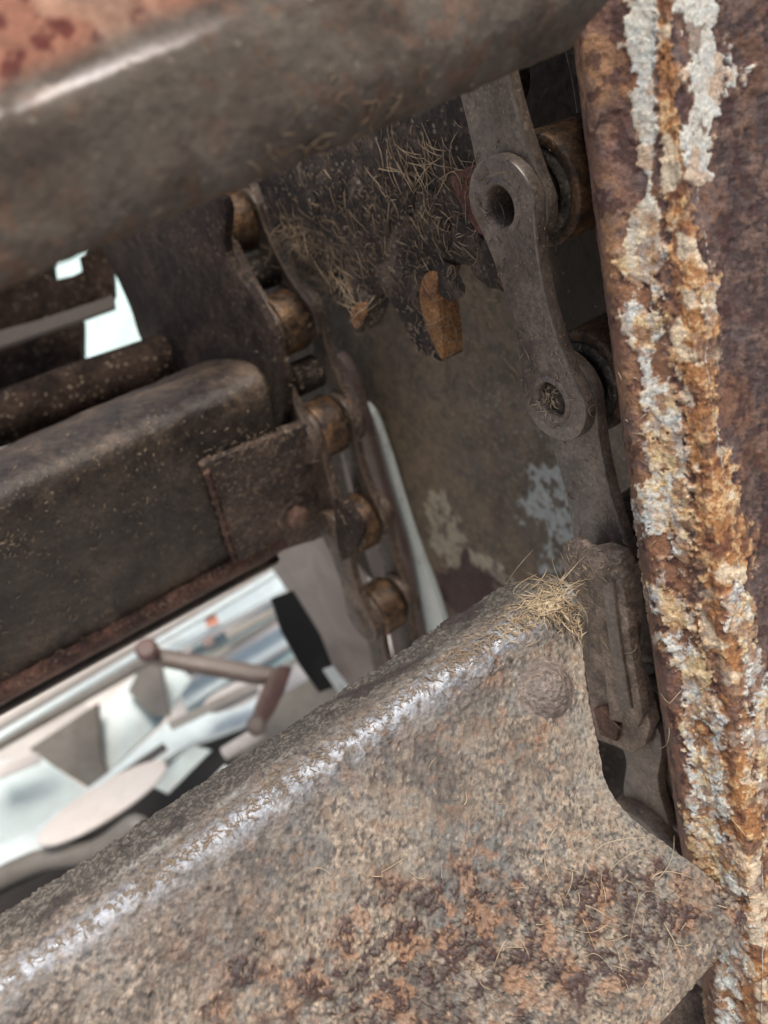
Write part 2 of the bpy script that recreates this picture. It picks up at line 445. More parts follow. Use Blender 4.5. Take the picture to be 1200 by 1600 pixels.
# ------------------------------------------------------------------ lower front slat
def build_low_slat():
    t = thing('conveyor_slat', P(700, 1250, .19), 'broad pitted rusty slat across the bottom with one domed rivet and straw along its bend', 'slat', 'rusty cross slats of the conveyor')
    F = plane3(P(880, 960, .215), P(0, 1545, .160), P(1100, 1450, .205))
    f = F.hit
    st = [P(-160, 1535, .171), P(-160, 1580, .1625), P(-160, 1612, .158), P(-160, 1640, .1548), P(-160, 1668, .1535), f(-160, 1720), f(-160, 1800), f(-160, 1900), f(-100, 2000), f(-40, 2060), f(60, 2100), f(200, 2150), f(350, 2150), f(500, 2150), f(620, 2100), f(700, 2000)]
    en = [P(780, 917, .2335), P(832, 905, .2255), P(862, 902, .2205), P(884, 908, .2170), P(901, 930, .2150), f(908, 985), f(917, 1070), f(932, 1150), f(948, 1228), f(985, 1278), f(1045, 1325), f(1110, 1375), f(1158, 1428), f(1128, 1482), f(1085, 1532), f(1000, 1610)]
    G = loft(st, en, 420, 660)
    n = facing(G); px, py = pix_of(G)
    kk = ss(np.linspace(0, 15, G.shape[0]), 4.6, 6.0)[:, None, None]; n = n*(1-kk)+F.n*kk
    p = G.reshape(-1, 3); X = px.ravel(); Y = py.ravel()
    R = (np.linspace(0, 15, G.shape[0])[:, None]*np.ones((1, G.shape[1]))).ravel()
    flange = ss(R, 1.9, 1.1)                              # beyond the bend
    m1 = fbm(p, 700, 4, 1, .6); m2 = fbm(p, 1500, 3, 2, .7); m3 = fbm(p, 60, 4, 3); gr, gi = worley(p+(m1[:, None]-.5)*.0006, 820, 401); gr2, gi2 = worley(p, 1500, 402); m5 = fbm(p, 230, 4, 91); m6 = fbm(p, 170, 4, 92)
    wd, wi = worley(p+ (m1[:, None]-.5)*.0012, 420, 4); wd2, wi2 = worley(p, 950, 6)
    # heavily rusted area across the lower right
    u = (X-760)/430.; v = (Y-1470+.18*(X-760))/140.
    area = np.clip(1.25-np.sqrt(u*u*.8+v*v), 0, 1); area = ss(area+(m3-.5)*1.4+(m5-.5)*.8, .15, .55)
    h = (m1-.5)*.0005+(m2-.5)*.00035+(m5-.5)*.0005+(.45-gr)*.00038*(.3+gi)+(.45-gr2)*.00018
    crust = ss(m1*.6+m5*.4+(m2-.5)*.5, .48, .55)*area
    h = h + crust*.00045 - ss(wd, .34, .12)*(wi > .55)*.00035 + ss(wd, .5, .1)*(wi < .3)*.0004*(1-flange)
    bulge = .0006*(fbm(p, 25, 2, 9)-.5)*2
    d = np.sqrt((X-1110)**2+(Y-1400)**2)
    edge_flare = ss(d, 320, 40)*.0012
    calm = np.exp(-((R-3.5)/1.1)**2); h = h*(1-.80*calm)
    G2 = p + n.reshape(-1, 3)*(h+bulge+edge_flare)[:, None]
    # colours
    col = np.ones((len(p), 3))*V(.125, .098, .080)
    col = mixc(col, (.205, .170, .138), ss(m1, .46, .62)*.75)
    col = mixc(col, (.060, .050, .045), ss(m2, .46, .34)*.7)
    or1 = ss(fbm(p, 330, 4, 14)+(m2-.5)*.5, .54, .66)
    col = mixc(col, (.27, .145, .085), or1*(.08+.28*ss(Y, 1250, 1480)*ss(X, 100, 500)))
    gb = ss(fbm(p, 420, 4, 15), .58, .66); col = mixc(col, (.15, .17, .175), gb*.45)
    dust = ss(fbm(p, 28, 3, 16)+ss(Y, 1300, 1560)*.25-area*.1, .48, .68); dust2 = dust*ss(m2, .40, .56)*1.3
    col = mixc(col, (.38, .30, .225), dust2*.65)
    col = col*(1.18-.45*ss(gr, .3, .75))[:, None]*(.78+.44*gi)[:, None]
    col = mixc(col, (.30, .235, .175), ss(m5, .53, .62)*.45)
    col = mixc(col, (.070, .056, .046), ss(m6, .46, .38)*.45)
    col = mixc(col, (.15, .165, .17), ss(m6+(m2-.5)*.4, .58, .66)*.45)
    col = mixc(col, (.30, .15, .08), ss(fbm(p, 520, 3, 93), .63, .70)*.35)
    # dusty pale curve near the right waist
    dd = np.abs(np.sqrt((X-1150)**2+(Y-1180)**2)-215); col = mixc(col, (.29, .25, .205), ss(dd, 70, 10)*ss(m2, .35, .55)*.6)
    col = mixc(col, (.34, .17, .085), area*ss(fbm(p, 240, 3, 61), .50, .60)*.55)
    col = mixc(col, (.040, .014, .011), crust*ss(fbm(p, 260, 3, 17), .42, .48)*.95)
    col = mixc(col, (.12, .035, .022), crust*ss(wd2, .3, .1)*.7)
    pit = (wi > .78)*ss(wd, .30, .16)*(1-flange); col = mixc(col, (.035, .020, .016), pit*.7); wp = (wi2 > .93)*ss(wd2, .34, .2); col = mixc(col, (.50, .40, .30), wp*.7)
    # bend: bluish worn paint remains; flange: grey dust on dark
    bend = np.exp(-((R-3.3)/1.0)**2)*ss(X, 930, 800)
    col = mixc(col, (.20, .205, .215), bend*ss(m1+(m2-.5)*.6, .38, .52)*.85)
    fl = mixc(np.ones((len(p), 3))*V(.075, .066, .052), (.20, .175, .14), ss(m2+.6*(fbm(p, 1800, 2, 80)-.5), .50, .62))
    fl = mixc(fl, (.045, .022, .020), ss(fbm(p, 120, 3, 18), .60, .66)*.8)
    col = col*(1-flange[:, None])+fl*flange[:, None]
    bl = np.exp(-((R-1.75)/.30)**2)*ss(fbm(p, 70, 3, 19)+(m2-.5)*.4, .45, .55)*ss(X, 760, 600)
    col = mixc(col, (.34, .40, .39), bl*.7)
    eb = np.exp(-((R-2.3)/.35)**2)*ss(m2, .4, .55); col = mixc(col, (.30, .22, .13), eb*.6)
    col = col*V(.80, .82, .79)
    redz = ss(X+.9*Y, 1400, 1900); lum = col.mean(1, keepdims=True); col = lum*V(1.16, .99, .83)*(1-redz[:, None])*.55+col*(1-.55*(1-redz[:, None]))
    wl = np.exp(-((R-3.5)/.72)**2)*ss(X, 935, 860)
    met = np.clip(wl*ss(m1+(m2-.5)*.15+.8*(fbm(p, 120, 3, 71)-.5), .26, .60), 0, 1)*.85
    col = mixc(col, (.46, .50, .55), met)
    rg = np.clip(.62+.25*(m1-.5)-calm*.27+flange*.25-crust*.28, .22, .95)
    fcs = orient(grid_faces(*G.shape[:2]), p)
    av, af, src = thicken('', G2.reshape(G.shape), n, .0035, fcs)
    mesh('slat_body', av, af, M['slatpaint'], t, 70, {'col': col[src], 'rgh': rg[src], 'met': met[src]})
    # domed rivet, crusted into the face
    c = f(856, 1078); rr = .0062; nr_, ns = 44, 130
    vs = [] ; e1 = F.e1; e2 = F.e2
    for i in range(nr_):
        q = i/(nr_-1)
        for k in range(ns):
            a = 2*math.pi*k/ns; rad = rr*(1.25*q)
            hh = .0034*(math.cos(min(q*1.25, 1)*math.pi/2)**.75 if q*1.25 < 1 else 0)-.0004*max(0, q-.8)*5
            vs.append(c+(e1*math.cos(a)*1.0+e2*math.sin(a)*.97)*rad+F.n*hh)
    vs = np.array(vs); hn = fbm(vs, 700, 4, 1, .6)-.5+.8*(fbm(vs, 1500, 3, 2, .7)-.5); g1, _ = worley(vs, 820, 401); vs = vs+F.n*(hn*.0006+(.45-g1)*.0003)[:, None]
    fs = [(i*ns+k, i*ns+(k+1) % ns, (i+1)*ns+(k+1) % ns, (i+1)*ns+k) for i in range(nr_-1) for k in range(ns)]
    b1 = fbm(vs, 700, 4, 1, .6); b2 = fbm(vs, 1500, 3, 2, .7)
    cc = mixc(np.ones((len(vs), 3))*V(.125, .10, .083), (.22, .175, .145), ss(b1, .46, .62)*.8); cc = mixc(cc, (.055, .045, .04), ss(b2, .46, .34)*.7)
    mesh('rivet', vs, fs, M['slatpaint'], t, 180, {'col': cc, 'rgh': np.full(len(vs), .62)})
    return F
FLOW = build_low_slat()

# ------------------------------------------------------------------ angle iron post on the right
def build_post():
    t = thing('angle_iron_post', P(1080, 800, .2), 'upright angle iron at the right edge with white paint peeling off orange and purple rust', 'post')
    def d(y, k=0.): return 1./(5.95-(y+60)/1720*1.75+k)
    tp = [(905, .35), (884, -.9), (881, -.2), (890, .15), (950, .25), (1020, .38), (1036, .42), (1052, .42), (1085, .32), (1200, .0), (1420, -.6)]
    bt = [(1143, .35), (1120, -.9), (1117, -.2), (1126, .15), (1160, .25), (1188, .36), (1200, .40), (1214, .40), (1240, .32), (1330, .0), (1500, -.6)]
    tp[0] = (925, -1.2); bt[0] = (1160, -1.2)
    nrow = 900
    cols = []
    a = catmull([P(x, -60, d(-60, k)) for x, k in tp], 30, False)
    b = catmull([P(x, 1660, d(1660, k)) for x, k in bt], 30, False)
    tt = np.linspace(0, 1, nrow)[:, None, None]
    G = a[None]*(1-tt)+b[None]*tt
    sgt = np.linspace(0, 1, nrow)
    # slight bow of the iron
    bow = np.sin(sgt*math.pi)*-.0011
    G[..., 0] += bow[:, None]
    n = facing(G); p0 = G.reshape(-1, 3); px, py = pix_of(G); X = px.ravel(); Y = py.ravel()
    m1 = fbm(p0, 260, 5, 101, .6); m2 = fbm(p0, 850, 4, 102, .6); m3 = fbm(p0, 90, 4, 103)
    st = p0.copy(); m4 = fbm(st*np.array([1, .45, 1]), 420, 4, 104)
    def strip(tab):
        tab = np.array(tab, float); c = np.interp(Y, tab[:, 0], tab[:, 1]); hw = np.interp(Y, tab[:, 0], tab[:, 2])
        return 1-np.abs(X-c)/np.maximum(hw, .5)
    W1 = strip([(y, x+(11 if y > 320 else 0), h-(8 if y > 320 else 0)) for y, x, h in [(-60, 1000, 26), (0, 1003, 26), (60, 1005, 26), (130, 1000, 22), (200, 1008, 22), (258, 1010, 14), (280, 1015, 3), (305, 1018, 12), (345, 1000, 36), (400, 990, 46), (450, 992, 44), (500, 985, 40), (560, 1010, 36), (640, 1022, 40), (700, 1028, 44), (780, 1030, 52), (860, 1035, 48), (930, 1035, 40), (1000, 1055, 38), (1060, 1075, 36), (1120, 1085, 42), (1200, 1090, 46), (1300, 1100, 42), (1400, 1122, 40), (1500, 1130, 34), (1600, 1128, 36), (1700, 1130, 36)]])
    OR = strip([(-60, 1034, 14), (0, 1036, 14), (100, 1042, 18), (200, 1048, 20), (300, 1050, 24), (380, 1068, 26), (440, 1085, 38), (550, 1090, 40), (600, 1088, 26), (680, 1096, 26), (740, 1112, 42), (830, 1128, 52), (900, 1128, 40), (1000, 1132, 44), (1100, 1140, 44), (1200, 1150, 44), (1300, 1170, 56), (1400, 1188, 64), (1600, 1190, 70), (1700, 1190, 70)])
    W2 = strip([(-60, 1080, 32), (0, 1085, 32), (60, 1100, 38), (110, 1106, 40), (160, 1108, 30), (200, 1086, 28), (250, 1095, 26), (285, 1090, 14), (310, 1090, -30), (420, 1110, -20), (450, 1105, 16), (500, 1108, 12), (560, 1100, -20), (880, 1150, -20), (930, 1150, 22), (1010, 1170, 20), (1080, 1190, 26), (1150, 1190, 34), (1200, 1190, 20), (1300, 1190, -10), (1700, 1190, -10)])
    jag = (m1-.5)*1.6+(m2-.5)*1.1+(m3-.5)*.8
    w1 = ss(W1+jag, .02, .20); orr = ss(OR+jag*1.1, -.1, .35); w2 = ss(W2+jag*1.1, .02, .20)
    hole = ss(fbm(p0, 150, 3, 120)+(m2-.5)*.3, .64, .67)   # bare islands inside the paint
    w1 = w1*(1-hole); w2 = w2*(1-hole*.6); orr = orr*(1-.6*ss(fbm(p0, 170, 3, 121), .60, .66))
    paint = np.maximum(w1, w2)
    # base rust
    col = np.ones((len(p0), 3))*V(.085, .050, .045)
    col = mixc(col, (.155, .100, .085), ss(m1, .48, .62)*.7)
    col = mixc(col, (.030, .018, .018), ss(m2, .47, .35)*.6)
    col = mixc(col, (.22, .10, .045), ss(m3+(m2-.5)*.5, .54, .66)*.55)
    col = mixc(col, (.16, .13, .125), ss(fbm(p0, 180, 4, 130), .54, .66)*.45)
    edge = ss(X-np.interp(Y, [-60, 1660], [881, 1117])-np.interp(Y, [0, 800, 1600], [0, -8, 0]), 95, 25)
    ec = mixc(np.ones((len(p0), 3))*V(.19, .095, .06), (.30, .17, .085), ss(m1+(m3-.5), .46, .62)*.8)
    ec = mixc(ec, (.11, .08, .075), ss(m4, .52, .62)*.6)
    col = col*(1-edge[:, None]*.75)+ec*edge[:, None]*.75
    # orange scale
    oc = mixc(np.ones((len(p0), 3))*V(.30, .14, .052), (.52, .36, .19), ss(m2+(m1-.5)*.6, .48, .64)*.85)
    oc = mixc(oc, (.11, .042, .024), ss(m4, .50, .38)*.85)
    oc = mixc(oc, (.66, .60, .46), ss(fbm(p0, 240, 4, 131), .56, .64)*.6)
    col = col*(1-orr[:, None])+oc*orr[:, None]
    # paint
    b1 = np.abs(vnoise(p0*430+(m1[:, None]-.5)*2.5, 140)-.5)*2; b2 = np.abs(vnoise(p0*900+(m2[:, None]-.5)*2., 141)-.5)*2; b3 = np.abs(vnoise(p0*1900, 142)-.5)*2
    bil = b1*.55+b2*.32+b3*.13; crease = ss(bil, .26, .10)
    stain = ss(fbm(p0, 150, 4, 141)+(m2-.5)*.5, .42, .58)
    low = ss(Y, 260, 420)*.9+.12
    pc = mixc(np.ones((len(p0), 3))*V(.50, .53, .50), (.52, .40, .23), np.clip(stain*low+.25*crease, 0, 1))
    pc = mixc(pc, (.30, .15, .055), crease*low*.85)
    pc = mixc(pc, (.62, .57, .46), ss(bil, .42, .62)*.5)
    pc = mixc(pc, (.20, .095, .05), ss(fbm(p0, 420, 4, 160), .53, .60)*.75*np.clip(low+.1, 0, 1))
    pc = mixc(pc, (.36, .22, .12), ss(fbm(p0, 260, 4, 161), .56, .62)*.6)
    pc = mixc(pc, (.36, .40, .42), ss(m4, .55, .66)*.4)
    col = col*(1-paint[:, None])+pc*paint[:, None]
    # rust bleeding round paint edges
    bleed = np.clip(ss(np.maximum(W1, W2)+jag, -.35, .05)-paint, 0, 1); col = mixc(col, (.27, .125, .05), bleed*.40)
    # relief
    bub = bil*1.5
    h = (m1-.5)*.0005+(m2-.5)*.0005 + paint*(.00018+bub*.00030*low) + orr*(.00012+bub*.00028+(m4-.5)*.0003)
    wdp, wip = worley(p0, 300, 150); h = h-ss(wdp, .35, .1)*(wip > .6)*.00035*(1-paint)
    edgefade = np.ones_like(X)
    G2 = p0+n.reshape(-1, 3)*h[:, None]
    rg = np.clip(.62+.3*(m1-.5)-paint*.2-orr*.12, .3, .9)
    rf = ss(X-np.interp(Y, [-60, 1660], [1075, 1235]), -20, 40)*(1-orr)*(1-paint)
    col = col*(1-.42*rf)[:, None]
    pq, pid = worley(p0+(m1[:, None]-.5)*.001, 700, 171); G2 = G2+n.reshape(-1, 3)*(rf*((.45-pq)*.00055*(.3+pid)+(m2-.5)*.0003))[:, None]
    col = mixc(col, (.16, .10, .075), rf*ss(fbm(p0, 300, 4, 172)+(m2-.5)*.4, .54, .64)*.6)
    rg = np.clip(rg-rf*.18, .3, 1)
    # darker glossy deep-rust spots
    col = mixc(col, (.045, .016, .014), ss(fbm(p0, 330, 4, 151), .60, .66)*(1-paint)*(1-orr)*.8)
    av, af, src = thicken('', G2.reshape(G.shape), n, .003, orient(grid_faces(*G.shape[:2]), p0))
    mesh('angle_iron', av, af, M['painted'], t, 180, {'col': col[src], 'rgh': rg[src]})
build_post()

# ------------------------------------------------------------------ chain
P2 = on_c(862, 625, C0)
T = P2-P1; PITCH = np.linalg.norm(T); T = T/PITCH
CP = Plane(P1, T, np.cross(A, T))           # plane of the near plates; n faces the camera (-A)
def bone(c1, c2, r1, r2, waist, n=22):
    """2D outline of a waisted link plate between two eyes"""
    c1 = np.array(c1); c2 = np.array(c2); d = c2-c1; L = np.linalg.norm(d); d /= L; q = np.array([-d[1], d[0]])
    up = []; lo = []
    out = []
    for k in range(n+1):
        a = math.pi/2+math.pi*k/n*1.0
        out.append(c1+d*math.cos(a)*r1+q*math.sin(a)*r1)
    for k in range(1, n):
        s = k/n; x = s*L; ww = waist+( (r1 if s < .5 else r2)-waist)*(abs(2*s-1)**2.0)
        out.append(c1+d*x-q*ww)
    for k in range(n+1):
        a = -math.pi/2+math.pi*k/n
        out.append(c2+d*math.cos(a)*r2+q*math.sin(a)*r2)
    for k in range(n-1, 0, -1):
        s = k/n; x = s*L; ww = waist+((r1 if s < .5 else r2)-waist)*(abs(2*s-1)**2.0)
        out.append(c1+d*x+q*ww)
    return np.array(out)
def circ(c, r, n=36, sx=1.): return np.array([[c[0]+r*math.cos(2*math.pi*k/n), c[1]+r*math.sin(2*math.pi*k/n)] for k in range(n)])
def uv(pl, p): return np.array(pl.uv(p))
TH = .0030
R_EYE = .0102
def link_plate(parent, pl, a, b, level, mat, hole=.0050, r=R_EYE, waist=.0063, name='side_plate', th=TH):
    """level = distance behind the front of the chain (m)"""
    ca, cb = uv(pl, a), uv(pl, b)
    hs = [circ(ca, hole), circ(cb, hole)] if hole else []
    return slab(name, pl, bone(ca, cb, r, r, waist), th, mat, parent, bevel=.00055, holes=hs, off=-level, edge=M['edge'] if mat is M['chain'] else M['edge_far'])
def roller(parent, c, s0, s1, r=.0122, mat=None, endm=None, name='roller'):
    b = c+A*s0; L = s1-s0; q = .0007
    o = lathe(name, b, A, [(0, r-.0022), (0, r-.0009), (q*.4, r-.0003), (q, r), (L*.3, r-.00008), (L*.5, r-.00016), (L*.7, r-.00006), (L-q, r), (L-q*.4, r-.0003), (L, r-.0008), (L, .004)], mat or M['roller'], parent, 64, smooth=50, jitter=.0015)
    lathe('roller_end', b-A*.00005, A, [(.0012, .0046), (.0006, .0052), (.0006, .0068), (-.0002, .0072), (-.0002, r-.0034), (.0004, r-.0028), (.0002, r-.0018), (.0001, r-.0011)], endm or M['roller_end'], o, 56, smooth=50)
    return o
def pin(parent, c, s0, s1, r=.0050, mat=None, hollow=True, plug=None, name='hollow_pin'):
    L = s1-s0; b = c+A*s0
    if hollow:
        prof = [(L, r), (.0012, r), (.0007, r+.0009), (0, r+.0006), (-.0003, r+.0001), (-.0002, r-.0004), (.0010, r-.0009), (.0030, r-.0011), (L, r-.0011)]
    else:
        prof = [(L, r), (.0012, r), (.0, r), (-.0004, r*.8), (-.0005, 0.00001)]
    o = lathe(name, b, A, prof, mat or M['chain'], parent, 44, smooth=60)
    return o

near = thing('roller_chain', P1, 'near dark steel roller chain with hollow pins running beside the angle iron post', 'chain', 'two strands of the conveyor chain')
pins = [P1+T*PITCH*k for k in range(-2, 6)]  # pins[2] = P1
# outer (front level 0) and inner (level TH) plates, both sides of the roller
BK = .0335
for k in range(7):
    a, b = pins[k], pins[k+1]; outer = (k % 2 == 0)
    if k in (4, 6): pass
    lv = 0. if outer else TH+.0002
    if k != 4:
        link_plate(near, CP, a, b, lv, M['chain'], waist=.0064 if outer else .0078)
    link_plate(near, CP, a, b, BK+(TH if outer else 0), M['chain'], hole=0)
for k, c in enumerate(pins):
    roller(near, c, .0105, .0275)
    lathe('bushing', c+A*(2*TH), A, [(0, .0060), (.006, .0060), (.006, .004)], M['dark'], near, 32)
    if k != 5: pin(near, c, -.0004, .034)
# packed dirt inside the lower hollow pin
def blob(name, c, r3, mat, parent=None, amp=.3, scale=300, seed=0, seg=48, basis=None):
    e1, e2, e3 = basis if basis is not None else (V(1, 0, 0), V(0, 1, 0), V(0, 0, 1))
    vs = []; fs = []; nr_ = seg//2
    for i in range(nr_+1):
        th = math.pi*i/nr_
        for k in range(seg):
            ph = 2*math.pi*k/seg
            vs.append(V(math.sin(th)*math.cos(ph), math.sin(th)*math.sin(ph), math.cos(th)))
    vs = np.array(vs); q = c+(vs[:, :1]*e1*r3[0]+vs[:, 1:2]*e2*r3[1]+vs[:, 2:]*e3*r3[2])
    nn = fbm(q, scale, 5, seed, .6)-.5
    q = c+(q-c)*(1+nn*2*amp)[:, None]
    fs = [(i*seg+k, i*seg+(k+1) % seg, (i+1)*seg+(k+1) % seg, (i+1)*seg+k) for i in range(nr_) for k in range(seg)]
    return mesh(name, q, fs, mat, parent, 180)
blob('packed_dirt', pins[2]+A*.0085, (.0044, .0044, .0012), M['cast'], near, .25, 300, 15, 40, (T, np.cross(A, T), A))
blob('dirt_plug', pins[3]+A*.0022, (.0040, .0040, .0012), M['sprocket'], near, .35, 900, 5, 40, (T, np.cross(A, T), A))

# cast attachment lug on link 4 (under the slat end)
def build_lug():
    L = Plane(P1-A*.003, T, np.cross(A, T))
    body = [(878, 905), (900, 866), (940, 858), (966, 868), (984, 900), (988, 950), (984, 1035), (1004, 1085), (1016, 1135), (1008, 1165), (985, 1178), (960, 1166), (932, 1156), (922, 1110), (912, 1040), (898, 960)]
    o = pixslab('attachment_lug', L, body, .0036, M['cast'], near, bevel=.0005, straight=True)
    pixslab('lug_rib', L, [(922, 902), (960, 890), (972, 904), (986, 1010), (1004, 1118), (996, 1138), (952, 1124), (944, 1050), (932, 975)], .0028, M['cast'], o, off=.0020, bevel=.0005, straight=True)
    pixslab('lug_rib', L, [(940, 914), (957, 909), (968, 1000), (986, 1108), (968, 1112), (955, 1040)], .0022, M['chain'], o, off=.0030, bevel=.0004, straight=True)
    pixslab('lug_step', L, [(926, 1108), (946, 1104), (966, 1136), (962, 1160), (936, 1148)], .003, M['lip'], o, off=.0016, bevel=.0006, straight=True)
    # round cap over the upper pin
    e1 = T; e2 = np.cross(A, T)
    blob('pin_cap', L.hit(922, 893, 0), (.0090, .0086, .0026), M['cast'], o, .10, 300, 8, 56, (e1, e2, A))
    # neck below the lug
    nk = [(955, 1150), (1010, 1155), (1026, 1135), (1034, 1175), (1028, 1225), (1044, 1285), (1062, 1345), (1030, 1330), (985, 1275), (972, 1235), (976, 1195), (970, 1170)]
    pixslab('link_neck', Plane(P1-A*.0008, T, np.cross(A, T)), nk, .0028, M['chain'], near, bevel=.0012, n=5)
    # worn round disc below, partly hidden by the slat
    c = on_c(1000, 1322, C0-.0040)
    lathe('worn_disc', c, A, [(.006, .0132), (.0016, .0132), (.0004, .0122), (0, .0112), (.0007, .0100), (.0009, .0070), (.0008, 0.0001)], M['chain'], near, 60)
build_lug()

# far strand ----------------------------------------------------------------
far = thing('roller_chain', on_c(480, 690, C0), 'far brown roller chain with amber rollers descending behind the dark slat', 'chain', 'two strands of the conveyor chain')
fpx = [(268, 215), (335, 365), (418, 522), (481, 686), (533, 838), (576, 968), (612, 1090)]
fp = [on_c(x-15, y, C0) for x, y in fpx]
FC = Plane(fp[3], T, np.cross(A, T))
for k in range(6):
    a, b = fp[k], fp[k+1]; outer = (k % 2 == 0)
    lv = 0. if outer else TH
    link_plate(far, FC, a, b, lv+.0002, M['far_chain'], hole=0, r=.0098, waist=.0060)
    link_plate(far, FC, a, b, .0172+(.0022 if outer else 0), M['far_chain'], hole=0, r=.0098, waist=.0055)
    m = (a+b)/2
    if k in (1, 2):
        lathe('spacer', m+A*.005, A, [(0, .0001), (0, .0052), (.0008, .0060), (.011, .0060), (.0115, .005)], M['dark'], far, 36)
for k, c in enumerate(fp):
    roller(far, c, .0050, .0150, r=.0108, endm=M['dark'])
    pin(far, c, .0, .021, r=.0040, hollow=False, mat=M['far_chain'], name='pin')

# dark wing plate bolted to the far chain
wp = [(150, 330), (330, 300), (352, 395), (398, 470), (424, 518), (436, 560), (446, 600), (442, 660), (430, 705), (330, 700), (225, 610), (258, 560), (222, 535), (203, 482), (180, 430), (163, 392)]
wing = pixslab('chain_wing', plane_c(C0-.0035, 300, 500), wp, .003, M['wing'], None, n=5, bevel=.0008)
tag(wing, 'dark brown wing plate with arched edge between the bright opening and far chain', 'plate')

# ------------------------------------------------------------------ middle slat
def build_mid():
    t = thing('conveyor_slat', on_c(300, 760, C0-.012), 'dark dusty slat with rounded top and bolted end plate in the middle left', 'slat', 'rusty cross slats of the conveyor')
    cm = C0-.010
    prof = [(262, 660), (262, 620), (285, 585), (320, 566), (360, 560), (393, 568), (414, 588), (426, 618), (431, 655), (433, 700), (435, 750), (437, 800), (438, 838)]
    pp = catmull([on_c(x, y, cm) for x, y in prof], 9, False)
    lip = [on_c(x, y, cm) for x, y in ((438, 838), (441, 842), (442, 848), (438, 853), (430, 856), (400, 850))]
    s = np.linspace(0, .42, 300)
    G = pp[:, None, :]-A*s[None, :, None]
    sag = fbm(G, 30, 3, 40)-.5
    n = facing(G); G = G+n*(sag*.0016+(fbm(G, 240, 4, 41)-.5)*.0009)[..., None]
    o = mesh('slat_body', G.reshape(-1, 3), orient(grid_faces(*G.shape[:2]), G.reshape(-1, 3)), M['mid_slat'], t, 180); solid(o, .003)
    lp = catmull(lip, 6, False); G = lp[:, None, :]-A*s[None, :, None]
    fl = FLOW.n
    G = G + (fbm(G, 350, 3, 43)-.5)[..., None]*.0012*np.array([0, .7, .7])
    o = mesh('rusty_lip', G.reshape(-1, 3), orient(grid_faces(*G.shape[:2]), G.reshape(-1, 3)), M['lip'], t, 180); solid(o, .002)
    # underside flange going back under the lip
    un = catmull([on_c(x, y, cm) for x, y in ((434, 852), (428, 866), (420, 874), (300, 872))], 5, False)
    G = un[:, None, :]-A*s[None, ::4, None]
    o = mesh('underside_flange', G.reshape(-1, 3), orient(grid_faces(*G.shape[:2]), G.reshape(-1, 3)), M['mid_slat'], t, 180); solid(o, .002)
    # bolted end plate
    a = on_c(433, 700, cm); b = on_c(438, 830, cm); FP = plane3(a, b, a-A*.05)
    op = .0022
    ep = pixslab('end_plate', FP, [(316, 728), (345, 714), (420, 686), (470, 668), (500, 664), (512, 700), (520, 760), (533, 822), (500, 842), (440, 862), (378, 884), (360, 850), (340, 790), (322, 745)], .0035, M['end_plate'], t, off=op, n=5, bevel=.0009, wobble=.00012)
    c = FP.hit(458, 800, op)
    lathe('washer', c-FP.n*.0003, FP.n, [(0, .0074), (.0010, .0072), (.0016, .0064), (.0014, .0001)], M['end_plate'], ep, 30, jitter=.02)
    bt = lathe('bolt', c+FP.n*.0012, FP.n, [(0, .0042), (.0026, .0042), (.0036, .0034), (.0040, .0001)], M['bolt_rust'], ep, 22, jitter=.03)
    # weld bead at the plate's inner end
    path = catmull([FP.hit(x, y, op+.0002) for x, y in ((322, 735), (333, 770), (346, 810), (356, 845), (368, 878))], 8, False)
    tp = [1+.35*math.sin(i*1.9)+rng.normal(0, .12) for i in range(len(path))]
    v, f = tube(path, .0011, 8, tp); mesh('weld_bead', v, f, M['lip'], ep, 180)
    # little dark tab beyond the plate
    pixslab('tab', plane_c(C0-.006, 540, 830), [(522, 780), (545, 800), (562, 828), (556, 850), (534, 878), (526, 850)], .003, M['wing'], t, n=3, bevel=.0006)
    return FP
FPM = build_mid()

